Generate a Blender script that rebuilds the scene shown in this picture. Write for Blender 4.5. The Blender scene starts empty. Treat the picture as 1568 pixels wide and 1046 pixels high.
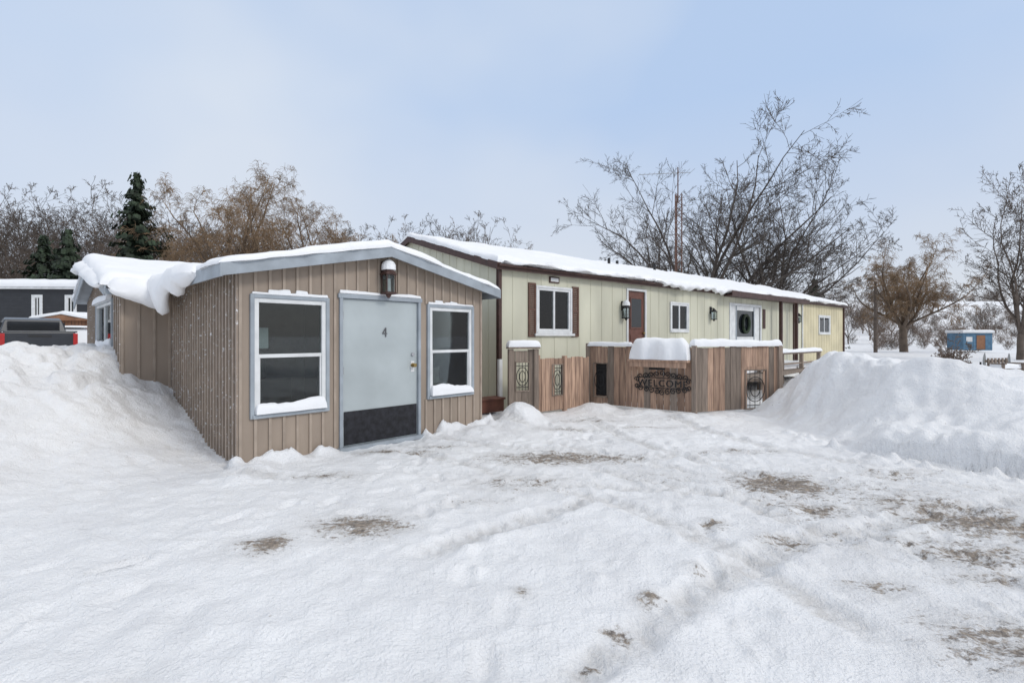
import bpy, bmesh, math, random
import numpy as np
from mathutils import Vector, Matrix
random.seed(7)
scene=bpy.context.scene
COL=scene.collection

# ---------------------------------------------------------------- noise
_T=np.random.RandomState(3).rand(256,256)
def vn(x,y,seed=0):
    x=np.asarray(x,float)+seed*17.31+1000.0; y=np.asarray(y,float)+seed*9.77+1000.0
    xi=np.floor(x).astype(int); yi=np.floor(y).astype(int)
    fx=x-xi; fy=y-yi
    fx=fx*fx*(3-2*fx); fy=fy*fy*(3-2*fy)
    a=_T[xi%256,yi%256]; b=_T[(xi+1)%256,yi%256]; c=_T[xi%256,(yi+1)%256]; d=_T[(xi+1)%256,(yi+1)%256]
    return (a*(1-fx)+b*fx)*(1-fy)+(c*(1-fx)+d*fx)*fy*1.0-0.5
def fbm(x,y,s,oct=3,seed=0):
    r=0; a=1; t=0
    for o in range(oct):
        r=r+a*vn(np.asarray(x)*2**o/s,np.asarray(y)*2**o/s,seed+o*5); t+=a; a*=.5
    return r/t*2
def sm(a,b,t):
    t=np.clip((np.asarray(t,float)-a)/(b-a),0,1); return t*t*(3-2*t)

# ---------------------------------------------------------------- materials
def newmat(name):
    m=bpy.data.materials.new(name); m.use_nodes=True
    nt=m.node_tree; b=nt.nodes['Principled BSDF']; return m,nt,b
def mat(name,col,rough=.7,var=.12,scale=6,bump=.0,bscale=40,metal=0,island=0,stretch=(1,1,1),spec=.4,col2=None,flecks=0):
    m,nt,b=newmat(name); N=nt.nodes; L=nt.links
    tc=N.new('ShaderNodeTexCoord'); mp=N.new('ShaderNodeMapping'); mp.inputs['Scale'].default_value=stretch
    L.new(tc.outputs['Object'],mp.inputs['Vector'])
    no=N.new('ShaderNodeTexNoise'); no.inputs['Scale'].default_value=scale; no.inputs['Detail'].default_value=5
    L.new(mp.outputs['Vector'],no.inputs['Vector'])
    cr=N.new('ShaderNodeValToRGB')
    c=np.array(col[:3]); d=np.array(col2[:3]) if col2 else c*(1-var*2)
    cr.color_ramp.elements[0].color=(*d,1); cr.color_ramp.elements[0].position=.3
    cr.color_ramp.elements[1].color=(*np.clip(c*(1+var*.6),0,1),1); cr.color_ramp.elements[1].position=.7
    L.new(no.outputs['Fac'],cr.inputs['Fac'])
    out=cr.outputs['Color']
    if island:
        g=N.new('ShaderNodeNewGeometry'); hs=N.new('ShaderNodeHueSaturation')
        mr=N.new('ShaderNodeMapRange'); mr.inputs['To Min'].default_value=1-island; mr.inputs['To Max'].default_value=1+island
        L.new(g.outputs['Random Per Island'],mr.inputs['Value']); L.new(mr.outputs['Result'],hs.inputs['Value'])
        L.new(out,hs.inputs['Color']); out=hs.outputs['Color']
    if flecks:
        nf=N.new('ShaderNodeTexNoise'); nf.inputs['Scale'].default_value=22; nf.inputs['Detail'].default_value=6; nf.inputs['Roughness'].default_value=.75
        L.new(tc.outputs['Object'],nf.inputs['Vector'])
        r2=N.new('ShaderNodeMapRange'); r2.inputs['From Min'].default_value=flecks; r2.inputs['From Max'].default_value=flecks+.04
        L.new(nf.outputs['Fac'],r2.inputs['Value'])
        mx=N.new('ShaderNodeMix'); mx.data_type='RGBA'; L.new(r2.outputs[0],mx.inputs[0]); L.new(out,mx.inputs[6]); mx.inputs[7].default_value=(.82,.83,.86,1); out=mx.outputs[2]
    L.new(out,b.inputs['Base Color'])
    b.inputs['Roughness'].default_value=rough; b.inputs['Metallic'].default_value=metal
    b.inputs['Specular IOR Level'].default_value=spec
    if bump:
        n2=N.new('ShaderNodeTexNoise'); n2.inputs['Scale'].default_value=bscale; n2.inputs['Detail'].default_value=4
        L.new(mp.outputs['Vector'],n2.inputs['Vector'])
        bp=N.new('ShaderNodeBump'); bp.inputs['Strength'].default_value=bump; bp.inputs['Distance'].default_value=.02
        L.new(n2.outputs['Fac'],bp.inputs['Height']); L.new(bp.outputs['Normal'],b.inputs['Normal'])
    return m
SNOW=mat('snow',(.86,.868,.885),.65,.02,3,.3,25,spec=.25)
TAUPE=mat('taupe_siding',(.345,.278,.222),.6,.10,2.5,.08,30,stretch=(1,1,.3))
TAUPE_B=mat('taupe_batten',(.395,.322,.26),.6,.11,5,.05,30,island=.08)
TAUPE_F=mat('taupe_batten_frosted',(.37,.30,.243),.6,.11,5,.05,30,island=.08,flecks=.59)
TRIMG=mat('gray_fascia',(.35,.39,.43),.5,.12,4)
DOORM=mat('pale_grey_door',(.44,.485,.495),.45,.08,1.6,.05,12)
WHITE=mat('white_trim',(.74,.75,.75),.45,.08,5)
BLACK=mat('black_metal',(.02,.02,.022),.5,.2,10)
KICK=mat('black_kickplate',(.02,.02,.026),.4,.4,12,.1)
CREAM=mat('cream_siding',(.64,.625,.495),.55,.12,1.2,.05,15,stretch=(1,1,.25))
YELL=mat('yellow_siding',(.66,.59,.395),.55,.10,1.2)
BROWN=mat('brown_trim',(.075,.037,.03),.5,.2,8)
SHUT=mat('shutter_brown',(.15,.08,.058),.6,.15,10)
DOORB=mat('brown_door',(.16,.065,.045),.5,.15,8)
WOOD=mat('cedar_fence',(.42,.28,.20),.85,.18,4,.3,30,island=.33,stretch=(6,6,.6),col2=(.22,.145,.108))
WOODG=mat('grey_wood',(.27,.215,.175),.9,.18,4,.3,30,island=.25,stretch=(6,6,.6))
INT=mat('interior_dark',(.10,.09,.08),.9,.2,3)
INTW=mat('interior_panel',(.25,.22,.18),.9,.2,3)
CURT=mat('curtain',(.55,.52,.60),.9,.1,8,stretch=(6,6,.5))
BARK=mat('bark_grey',(.105,.088,.077),.9,.2,3)
BARKB=mat('bark_brown',(.14,.11,.09),.9,.2,3)
WILLOW=mat('willow_twigs',(.30,.205,.125),.85,.2,1)
WBARK=mat('willow_bark',(.16,.12,.09),.9,.2,2)
BRUSH=mat('brush_brown',(.22,.165,.13),.9,.2,1)
NEED=mat('spruce_needles',(.032,.05,.028),.8,.3,1,island=.5)
CHAR=mat('charcoal_siding',(.035,.037,.042),.6,.1,3)
BLUE=mat('blue_paint',(.11,.22,.33),.6,.15,3)
ORW=mat('orange_wood',(.30,.15,.085),.8,.15,3)
CARW=mat('white_car_paint',(.72,.73,.75),.25,.02,2,spec=.6)
TRUCK=mat('dark_truck_paint',(.03,.034,.042),.25,.1,2,spec=.7)
TIRE=mat('tire',(.02,.02,.02),.9,.1,8)
CHROME=mat('chrome',(.5,.5,.52),.25,.05,5,metal=.9)
GREYM=mat('galvanised',(.33,.34,.35),.5,.1,5)
IRONG=mat('dark_pewter',(.12,.12,.13),.5,.1,5)
RED=mat('tail_light_red',(.42,.02,.02),.25,.1,8,spec=.6)
DGL=mat('tinted_glass',(.015,.018,.022),.08,.1,2,spec=.7)
BRASS=mat('brass',(.35,.25,.1),.35,.1,8,metal=.8)
def glass():
    m,nt,b=newmat('window_glass'); N=nt.nodes; L=nt.links; N.remove(b)
    o=N['Material Output']; t=N.new('ShaderNodeBsdfTransparent'); t.inputs[0].default_value=(.72,.78,.78,1)
    g=N.new('ShaderNodeBsdfGlossy'); g.inputs['Roughness'].default_value=.02
    no=N.new('ShaderNodeTexNoise'); no.inputs['Scale'].default_value=1.4
    bp=N.new('ShaderNodeBump'); bp.inputs['Strength'].default_value=.08; bp.inputs['Distance'].default_value=.05
    L.new(no.outputs['Fac'],bp.inputs['Height']); L.new(bp.outputs['Normal'],g.inputs['Normal'])
    f=N.new('ShaderNodeFresnel'); f.inputs['IOR'].default_value=1.6
    mx=N.new('ShaderNodeMixShader'); L.new(f.outputs[0],mx.inputs[0]); L.new(t.outputs[0],mx.inputs[1]); L.new(g.outputs[0],mx.inputs[2])
    L.new(mx.outputs[0],o.inputs['Surface']); return m
GLASS=glass()

# ---------------------------------------------------------------- mesh builder
class M:
    def __init__(s): s.v=[];s.f=[];s.m=[];s.mats=[];s.xf=None
    def mi(s,mt):
        if mt not in s.mats: s.mats.append(mt)
        return s.mats.index(mt)
    def add(s,vs,fs,mt):
        k=len(s.v); i=s.mi(mt)
        for p in vs: s.v.append(s.xf(p) if s.xf else tuple(p))
        for f in fs: s.f.append([k+j for j in f]); s.m.append(i)
    def box(s,x0,x1,y0,y1,z0,z1,mt):
        s.add([(x0,y0,z0),(x1,y0,z0),(x1,y1,z0),(x0,y1,z0),(x0,y0,z1),(x1,y0,z1),(x1,y1,z1),(x0,y1,z1)],
              [(0,3,2,1),(4,5,6,7),(0,1,5,4),(1,2,6,5),(2,3,7,6),(3,0,4,7)],mt)
    def prism(s,poly,e,mt):
        n=len(poly); e=Vector(e); vs=[Vector(p) for p in poly]+[Vector(p)+e for p in poly]
        s.add(vs,[list(range(n))[::-1],list(range(n,2*n))]+[(i,(i+1)%n,n+(i+1)%n,n+i) for i in range(n)],mt)
    def cyl(s,p0,p1,r0,r1,mt,n=10):
        p0=Vector(p0);p1=Vector(p1);d=(p1-p0).normalized()
        u=d.orthogonal().normalized();w=d.cross(u)
        vs=[]
        for p,r in((p0,r0),(p1,r1)):
            for i in range(n):
                a=2*math.pi*i/n; vs.append(p+u*math.cos(a)*r+w*math.sin(a)*r)
        s.add(vs,[list(range(n))[::-1],list(range(n,2*n))]+[(i,(i+1)%n,n+(i+1)%n,n+i) for i in range(n)],mt)
    def path(s,pts,r,mt,n=6):
        for a,b in zip(pts[:-1],pts[1:]): s.cyl(a,b,r,r,mt,n)
    def obj(s,name,parent=None,bevel=0,smooth=False,recalc=True):
        me=bpy.data.meshes.new(name); me.from_pydata([tuple(p) for p in s.v],[],s.f)
        for mt in s.mats: me.materials.append(mt)
        me.polygons.foreach_set('material_index',s.m)
        if recalc:
            bm=bmesh.new(); bm.from_mesh(me); bmesh.ops.recalc_face_normals(bm,faces=bm.faces); bm.to_mesh(me); bm.free()
        if smooth: me.polygons.foreach_set('use_smooth',[True]*len(me.polygons))
        me.update()
        o=bpy.data.objects.new(name,me); COL.objects.link(o)
        if parent: o.parent=parent
        if bevel:
            b=o.modifiers.new('b','BEVEL'); b.width=bevel; b.segments=2; b.limit_method='ANGLE'
        return o
def empty(name,loc=(0,0,0),rz=0):
    e=bpy.data.objects.new(name,None); COL.objects.link(e); e.location=loc; e.rotation_euler=(0,0,rz); e.empty_display_size=.2
    return e

def wall(m,a0,a1,z0,z1,y0,y1,ops,mt):
    xs=sorted({a0,a1,*[o[0] for o in ops],*[o[1] for o in ops]}); zs=sorted({z0,z1,*[o[2] for o in ops],*[o[3] for o in ops]})
    for i in range(len(xs)-1):
        for j in range(len(zs)-1):
            cx=(xs[i]+xs[i+1])/2; cz=(zs[j]+zs[j+1])/2
            if any(o[0]<cx<o[1] and o[2]<cz<o[3] for o in ops): continue
            m.box(xs[i],xs[i+1],y0,y1,zs[j],zs[j+1],mt)
def battens(m,a0,a1,z0,topf,ops,sp,w,th,mt):
    n=max(1,int((a1-a0)/sp)); 
    for i in range(n+1):
        a=a0+w/2+(a1-a0-w)*i/n
        cuts=sorted([(o[2]-.0,o[3]+.0) for o in ops if o[0]-w/2<a<o[1]+w/2])
        z=z0; zt=topf(a)
        for c0,c1 in cuts:
            if c0>z: m.box(a-w/2,a+w/2,-th,-.0005,z,c0,mt)
            z=c1
        if zt>z: m.box(a-w/2,a+w/2,-th,-.0005,z,zt,mt)
def window(m,a0,a1,z0,z1,trim=.045,tm=None,hung=True,fr=.05):
    tm=tm or TRIMG
    if trim:
        m.box(a0,a0+trim,-.035,.06,z0,z1,tm); m.box(a1-trim,a1,-.035,.06,z0,z1,tm)
        m.box(a0+trim,a1-trim,-.035,.06,z1-trim,z1,tm); m.box(a0+trim-.02,a1-trim+.02,-.05,.058,z0,z0+trim,tm)
    b0,b1,c0,c1=a0+trim+.001,a1-trim-.001,z0+trim+.001,z1-trim-.001
    m.box(b0,b0+fr,-.022,.055,c0,c1,WHITE); m.box(b1-fr,b1,-.022,.055,c0,c1,WHITE)
    m.box(b0+fr,b1-fr,-.02,.055,c1-fr,c1,WHITE); m.box(b0+fr,b1-fr,-.02,.055,c0,c0+fr,WHITE)
    if hung:
        zm=(c0+c1)/2; m.box(b0+fr,b1-fr,-.012,.04,zm-.022,zm+.022,WHITE)
        m.box(b0+fr,b0+fr+.02,-.005,.045,c0+fr,zm-.022,WHITE); m.box(b1-fr-.02,b1-fr,-.005,.045,c0+fr,zm-.022,WHITE)
    else:
        am=(b0+b1)/2; m.box(am-.025,am+.025,-.012,.04,c0+fr,c1-fr,WHITE)
    m.box(b0+fr-.005,b1-fr+.005,.012,.018,c0+fr-.005,c1-fr+.005,GLASS)

def espace(a,b,er,step):
    L=b-a; er=min(er,L*.49)
    e=np.array([0,.01,.03,.07,.14,.25,.4,.6,.8])*er
    n=max(1,int((L-2*er)/step)); mid=np.linspace(a+er,b-er,n+1)
    return np.concatenate([a+e,mid,(b-e)[::-1]])
def gridfaces(nx,ny,off=0,flip=False):
    i,j=np.meshgrid(np.arange(nx-1),np.arange(ny-1),indexing='ij')
    a=(i*ny+j).ravel(); q=np.stack([a,a+ny,a+ny+1,a+1],1)+off
    return q[:,::-1] if flip else q
def npmesh(name,V,F,mt,parent=None,smooth=True):
    me=bpy.data.meshes.new(name)
    V=np.asarray(V,np.float32); F=np.asarray(F,np.int32); k=F.shape[1]
    me.vertices.add(len(V)); me.vertices.foreach_set('co',V.ravel())
    me.loops.add(F.size); me.loops.foreach_set('vertex_index',F.ravel())
    me.polygons.add(len(F)); me.polygons.foreach_set('loop_start',np.arange(0,F.size,k,dtype=np.int32))
    me.polygons.foreach_set('loop_total',np.full(len(F),k,np.int32))
    me.update(calc_edges=True); me.validate()
    me.polygons.foreach_set('use_smooth',[smooth]*len(me.polygons))
    me.materials.append(mt)
    o=bpy.data.objects.new(name,me); COL.objects.link(o)
    if parent: o.parent=parent
    return o
def snow_pad(name,parent,x0,x1,y0,y1,zf,th,er=.12,step=.08,amp=.25,jag=.03,seed=0,xf=None,nsc=.5):
    xs=espace(x0,x1,er,step); ys=espace(y0,y1,er,step)
    X,Y=np.meshgrid(xs,ys,indexing='ij')
    ex=np.clip(np.minimum(X-x0,x1-X)/er,0,1); ey=np.clip(np.minimum(Y-y0,y1-Y)/er,0,1)
    f=lambda e:(1-(1-e)**2.6)**(1/2.6)
    F=f(ex)*f(ey)
    nz=fbm(X,Y,nsc,4,seed)
    jx=jag*fbm(X,Y,.25,3,seed+40)*2; jy=jag*fbm(X,Y,.25,3,seed+60)*2
    XX=X+jx;YY=Y+jy
    Z0=zf(X,Y); Z=Z0+th*F*(1+amp*nz)+.001
    Vt=np.stack([XX,YY,Z],-1).reshape(-1,3); Vb=np.stack([XX,YY,Z0-.003],-1).reshape(-1,3)
    V=np.concatenate([Vt,Vb])
    if xf is not None: V=np.array([xf(p) for p in V])
    Fs=np.concatenate([gridfaces(len(xs),len(ys)),gridfaces(len(xs),len(ys),len(Vt),True)])
    return npmesh(name,V,Fs,SNOW,parent)
def curtain_snow(name,parent,P,out,Lf,s0,s1,n,seed=0,th=1.0):
    rows=[]
    for i in range(n+1):
        t=i/n; s=s0+(s1-s0)*t; e=min(1,min(t,1-t)*7)**.5
        L=Lf(s)*e; p=P(s)
        pr=[(-.45,.03),(-.35,.13*th),(-.2,.19*th),(0,.20*th),(.09,.15*th),(.15,.05),(.17,-L*.3),(.15,-L*.65),(.10,-L*.93),(.06,-L*1.0),(.025,-L*.9),(.015,-L*.5),(.01,-.02),(-.2,.0)]
        row=[]
        for k,(o,z) in enumerate(pr):
            w=float(fbm(s+k*.07,k*.2,.35,3,seed))*.06
            o2=o*(.4+.6*e)+w*(1 if k>2 else 0); z2=z*(e if z>0 else 1)+w*.8
            row.append((p[0]+out[0]*o2,p[1]+out[1]*o2,p[2]+z2))
        rows.append(row)
    k=len(rows[0]); V=np.array(rows).reshape(-1,3); F=[]
    for i in range(n):
        for j in range(k):
            a=i*k+j;b=i*k+(j+1)%k; F.append((a,b,b+k,a+k))
    return npmesh(name,V,F,SNOW,parent)

def lantern(parent,x,z,s=1.0,mt=BLACK,snow=True,out=.12):
    m=M(); y=-out
    m.box(x-.04*s,x+.04*s,-.03,-.003,z-.02*s,z+.16*s,mt)
    m.box(x-.01,x+.01,y,-.02,z+.10*s,z+.125*s,mt)
    for dx in(-1,1):
        for dy in(-1,1): m.box(x+dx*.05*s-.006,x+dx*.05*s+.006,y+dy*.05*s-.006,y+dy*.05*s+.006,z-.16*s,z+.02*s,mt)
    m.box(x-.06*s,x+.06*s,y-.06*s,y+.06*s,z-.18*s,z-.16*s,mt); m.box(x-.065*s,x+.065*s,y-.065*s,y+.065*s,z+.02*s,z+.035*s,mt)
    m.cyl((x,y,z+.035*s),(x,y,z+.11*s),.08*s,.015*s,mt,8); m.cyl((x,y,z-.22*s),(x,y,z-.18*s),.01*s,.035*s,mt,8)
    m.cyl((x,y,z-.15*s),(x,y,z-.02*s),.025*s,.02*s,WHITE,8)
    m.box(x-.043*s,x+.043*s,y-.043*s,y+.043*s,z-.158*s,z+.018*s,GLASS)
    m.obj('wall_lantern',parent)
    if snow:
        xs=M(); xs.cyl((x,y,z+.07*s),(x,y,z+.13*s),.075*s,.072*s,SNOW,12); xs.cyl((x,y,z+.1305*s),(x,y,z+.16*s),.071*s,.05*s,SNOW,12); xs.cyl((x,y,z+.1605*s),(x,y,z+.18*s),.049*s,.02*s,SNOW,12)
        xs.obj('lantern_snow',parent,smooth=False,bevel=.006)

# ================================================================= SHED (front addition)
SA=math.atan2(.7186,.6954)
shed=empty('taupe_board_and_batten_shed',(-3.123,5.515,0),SA)
W=3.742; D1=3.23; RX=-.656; D2=7.77; EZ=2.30; RZ=2.70; xm=W/2
W1=(.117,1.063,.546,2.0); DR=(1.205,2.49,.0,2.06); W2=(2.61,3.55,.546,2.0)
def gz(x): return EZ+(RZ-EZ)*(1-abs(x-xm)/xm)
m=M()
wall(m,0,W,0,EZ,0,.1,[W1,DR,W2],TAUPE)
m.prism([(0,0,EZ),(W,0,EZ),(xm,0,RZ)],(0,.1,0),TAUPE)
m.box(W-.1,W,.1,D1,0,EZ,TAUPE)
m.box(0,.1,.1,D1,0,EZ,TAUPE)
m.box(RX,0,D1,D1+.1,0,2.3,TAUPE); m.box(W-.1,W,D1,D2,0,2.3,TAUPE); m.box(RX+.1,W-.1,D2-.1,D2,0,2.3,TAUPE)
m.xf=lambda p:(RX+p[1],p[0],p[2])
W3=(3.95,6.1,1.20,2.13)
wall(m,D1+.1,D2,0,2.25,0,.1,[W3],TAUPE); 
wm=(D1+D2)/2
m.prism([(D1,0,2.25),(D2,0,2.25),(wm,0,2.78)],(0,.1,0),TAUPE)
m.obj('walls',shed)
m=M()
battens(m,0,W,0.02,lambda a:gz(a)-.005,[W1,(1.205,2.49,-.1,2.06),W2],.156,.034,.018,TAUPE_B)
m.xf=lambda p:(p[1],p[0],p[2])
battens(m,.0,D1,0.02,lambda a:EZ,[],.125,.032,.022,TAUPE_F)
m.xf=lambda p:(RX+p[1],p[0],p[2])
battens(m,D1,D2,0.02,lambda a:2.25+.5*(1-abs(a-wm)/(wm-D1)),[W3],.2,.034,.016,TAUPE_F)
m.xf=lambda p:(p[0],D1+p[1],p[2])
battens(m,RX,-.03,0.02,lambda a:2.3,[],.2,.034,.016,TAUPE_B)
m.xf=lambda p:(W-p[1],p[0],p[2])
battens(m,.0,D1,0.02,lambda a:EZ,[],.2,.034,.016,TAUPE_B)
m.obj('battens',shed,bevel=.003)
m=M(); window(m,*W1); window(m,*W2)
m.xf=lambda p:(RX+p[1],p[0],p[2]); window(m,*W3,hung=False)
m.obj('windows',shed,bevel=.003)
m=M(); x0,x1=DR[0],DR[1]
m.box(x0,x0+.045,-.03,.1,0,2.06,TRIMG); m.box(x1-.045,x1,-.03,.1,0,2.06,TRIMG); m.box(x0-.02,x1+.02,-.035,.1,2.015,2.075,TRIMG)
m.box(x0+.048,x1-.048,.01,.05,.04,2.01,DOORM)
m.box(x0+.07,x1-.06,.0,.009,.05,.50,KICK)
m.box(x0-.02,x1+.02,-.08,.1,-.02,.035,TRIMG)
for z in (.35,1.05,1.78): m.cyl((x0+.05,-.004,z-.05),(x0+.05,-.004,z+.05),.012,.012,CHROME,8)
m.obj('door',shed,bevel=.004)
m=M(); hx=x1-.13
m.cyl((hx,.012,1.08),(hx,-.035,1.08),.032,.030,BRASS,14); m.cyl((hx,.012,1.24),(hx,-.012,1.24),.028,.026,CHROME,14)
m.cyl((hx,-.035,1.08),(hx,-.07,1.08),.018,.028,BRASS,14); m.box(hx-.03,hx+.03,.003,.012,.98,1.14,WHITE)
kx=(x0+x1)/2+.04
m.prism([(kx+.012,-.004,1.50),(kx+.026,-.004,1.50),(kx+.026,-.004,1.63),(kx+.012,-.004,1.63)],(0,.012,0),IRONG)
m.prism([(kx-.035,-.005,1.54),(kx+.04,-.005,1.54),(kx+.04,-.005,1.554),(kx-.035,-.005,1.554)],(0,.012,0),IRONG)
m.prism([(kx-.035,-.006,1.554),(kx-.02,-.006,1.554),(kx+.024,-.006,1.63),(kx+.012,-.006,1.63)],(0,.012,0),IRONG)
m.obj('door_hardware',shed)
lantern(shed,(x0+x1)/2+.03,2.34,1.35,BROWN)
def gable(m,x0,x1,y0,y1,zl,zr,xmid,zt,th,mt):
    m.prism([(x0,y0,zl),(xmid,y0,zt),(x1,y0,zr),(x1,y0,zr+th),(xmid,y0,zt+th),(x0,y0,zl+th)],(0,y1-y0,0),mt)
OV=.22
sl=(RZ-EZ)/xm
m=M()
gable(m,-OV,W+OV,-.20,D1+1.2,EZ-OV*sl+.01,EZ-OV*sl+.01,xm,RZ+.01,.03,TRIMG)
zE=EZ-OV*sl
for sx in(-1,1):
    xe=-OV if sx<0 else W+OV
    m.prism([(xe,-.225,zE-.09),(xm,-.225,RZ-.09),(xm,-.225,RZ+.050),(xe,-.225,zE+.050)],(0,.024,0),TRIMG)
m.box(-OV-.022,-OV-.001,-.226,D1,zE-.10,zE+.05,TRIMG); m.box(W+OV+.001,W+OV+.022,-.226,D1,zE-.10,zE+.05,TRIMG)
sl2=.53/(wm-D1)
m.xf=lambda p:(p[1],p[0],p[2])
gable(m,D1-OV,D2+OV,RX-.2,W+.1,2.26-OV*sl2,2.26-OV*sl2,wm,2.79,.03,TRIMG)
m.xf=None
for a in(D1-OV,D2+OV):
    m.prism([(RX-.222,a,2.26-OV*sl2-.11),(RX-.222,wm,2.79-.11),(RX-.222,wm,2.79+.04),(RX-.222,a,2.26-OV*sl2+.04)],(.02,0,0),TRIMG)
m.box(RX-.22,-.24,D1-OV-.02,D1-OV-.002,2.26-OV*sl2-.09,2.26-OV*sl2+.04,TRIMG)
m.obj('roof',shed)
m=M(); m.box(.1,W-.1,.1,D1+.5,.01,.05,INT); m.box(.1,W-.1,D1+.5,D1+.6,.0,2.4,INTW); m.box(.1,W-.1,.12,D1+.5,2.2,2.22,INTW)
m.box(.3,1.3,1.8,2.3,.05,.85,INT); m.box(.45,.95,1.9,2.2,.86,1.15,INTW); m.box(.22,.50,.5,.8,1.35,1.62,WHITE)
m.box(2.75,3.5,1.6,2.1,.05,.9,INTW); m.cyl((3.1,.6,.05),(3.1,.6,1.0),.15,.17,INTW,14); m.box(2.6,3.6,2.3,2.6,1.3,1.35,WHITE)
m.cyl((.28,.35,.1),(.33,.3,1.3),.015,.015,ORW,6); m.box(1.5,1.54,.3,1.8,.1,2.1,INT)
m.obj('interior',shed,bevel=.01)
zroof=lambda x,y: RZ+.045-np.abs(x-xm)*sl
snow_pad('roof_snow',shed,-OV-.03,W+OV+.03,-.24,D1+1.5,zroof,.10,.14,.06,.5,.028,1,nsc=.8)
zr2=lambda x,y: 2.84-np.abs(y-wm)*sl2
snow_pad('rear_roof_snow',shed,RX-.26,W+.1,D1-OV-.05,D2+OV,zr2,.17,.20,.1,.3,.03,2)
def Ld(s): return max(.05,.10+.36*math.exp(-((s-2.5)/.40)**2)+.14*math.exp(-((s-1.55)/.3)**2)+.08*math.exp(-((s-1.0)/.2)**2))
curtain_snow('sliding_snow',shed,lambda s:(-OV,s,zE+.03),(-1,0),Ld,.75,3.25,70,3,.90)
curtain_snow('sliding_snow',shed,lambda s:(RX-.2,s,2.25+.5*min(1,max(0,(s-D1)/(wm-D1)))-.0),(-1,0),lambda s:.05,D1-.2,D2-1.0,30,5,.7)
curtain_snow('sliding_snow',shed,lambda s:(s,D1-OV,2.22),(0,-1),lambda s:.14+.2*max(0,(s+.75)/.6),RX-.2,-.1,20,6,.9)
flat=lambda z:(lambda x,y:z+0*x)
for i,(a,b,z0_,z1_) in enumerate((W1,W2)):
    snow_pad('sill_snow',shed,a+.05,b-.05,-.085,.012,flat(z0_+.05),.13,.05,.04,.6,.008,10+i,nsc=.3)
    snow_pad('trim_snow',shed,a+.02,b-.02,-.034,-.001,flat(z1_+.001),.028,.015,.03,.9,.003,12+i)
    for j in range(3):
        t=a+.1+random.random()*(b-a-.3); snow_pad('trim_snow',shed,t,t+.15,-.034,-.001,flat(z1_+.001),.05,.015,.03,.9,.003,32+i+j)
snow_pad('door_trim_snow',shed,x0,x1,-.035,-.001,flat(2.077),.04,.015,.03,.9,.003,14)
snow_pad('side_window_snow',shed,RX-.07,RX-.0,W3[0]+.1,W3[1]-.1,flat(1.25),.20,.05,.05,.3,.01,15)
snow_pad('side_window_snow',shed,RX-.10,RX-.0,W3[0]+.1,W3[1]-.1,flat(2.09),.12,.05,.05,.3,.01,16)

# ================================================================= HOME
HA=math.atan2(.636,.772)
home=empty('cream_mobile_home',(-.30,9.80,0),HA)
HL=20.8; HY=15.8; HW=7.2; hz=2.98; rz=4.05; hm=3.6
HWs=[(1.046,2.166,1.575,2.62),(6.2,7.18,1.63,2.50),(17.6,19.0,1.6,2.45)]
BD=(4.27,5.0,.62,2.70); WD=(9.75,11.95,.55,2.55)
m=M()
wall(m,0,HY,0,hz,0,.12,[HWs[0],HWs[1],BD,WD],CREAM)
wall(m,HY,HL,0,hz,-.02,.12,[HWs[2]],YELL)
m.box(0,.12,.12,HW,0,hz,CREAM); m.prism([(0,.0,hz),(0,HW,hz),(0,hm,rz-.03)],(.12,0,0),CREAM)
m.box(HL-.12,HL,.12,HW,0,hz,YELL); m.prism([(HL,.0,hz),(HL,HW,hz),(HL,hm,rz-.03)],(-.12,0,0),YELL)
m.box(.12,HL-.12,HW-.12,HW,0,hz,CREAM)
m.obj('walls',home)
m=M()
battens(m,.0,HY,0.3,lambda a:hz,[(a-.0,b,c,d) for a,b,c,d in HWs[:2]]+[BD,WD,(.8,1.05,1.5,2.66),(2.16,2.4,1.5,2.66)],.405,.02,.007,CREAM)
m.xf=lambda p:(p[0],p[1]-.02,p[2]); battens(m,HY,HL,0.3,lambda a:hz,[HWs[2]],.3,.02,.007,YELL)
m.xf=lambda p:(p[1],p[0],p[2]); battens(m,.0,HW,0.3,lambda a:hz+.9*(1-abs(a-hm)/hm),[],.3,.02,.008,CREAM)
m.obj('siding_ribs',home)
m=M(); window(m,*HWs[0],trim=.05,tm=WHITE,hung=False); window(m,*HWs[1],trim=.05,tm=WHITE,hung=False)
m.xf=lambda p:(p[0],p[1]-.02,p[2]); window(m,*HWs[2],trim=.06,tm=WHITE,hung=False); m.xf=None
m.box(.99,2.22,-.07,-.002,1.52,1.573,WHITE)
m.obj('windows',home,bevel=.003)
m=M()
for a,b in((.83,1.035),(2.18,2.385)):
    m.box(a,a+.03,-.035,-.002,1.5,2.66,SHUT); m.box(b-.03,b,-.035,-.002,1.5,2.66,SHUT)
    for z in(1.5,2.06,2.62): m.box(a+.03,b-.03,-.033,-.002,z,z+.04,SHUT)
    z=1.55
    while z<2.6: m.box(a+.03,b-.03,-.028,-.004,z,z+.028,SHUT); z+=.042
m.obj('shutters',home)
m=M()
for a,b,c,d in HWs:
    m.box(a-.1,b+.1,.9,.95,c-.2,d+.2,INT); m.box(a-.1,a-.05,.13,.9,c-.2,d+.2,INT); m.box(b+.05,b+.1,.13,.9,c-.2,d+.2,INT); m.box(a-.1,b+.1,.13,.9,c-.25,c-.2,INT)
    m.box(a-.02,a+.25*(b-a),.14,.17,c-.05,d+.05,CURT); m.box(b-.22*(b-a),b+.02,.14,.17,c-.05,d+.05,CURT)
m.obj('window_interiors',home)
m=M(); a,b,c,d=BD
m.box(a-.06,a,-.03,.05,c,d+.06,WHITE); m.box(b,b+.06,-.03,.05,c,d+.06,WHITE); m.box(a,b,-.03,.05,d,d+.06,WHITE)
m.box(a,b,.02,.06,c,d,DOORB); m.box(a+.16,b-.14,.005,.019,1.75,2.5,DGL)
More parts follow.
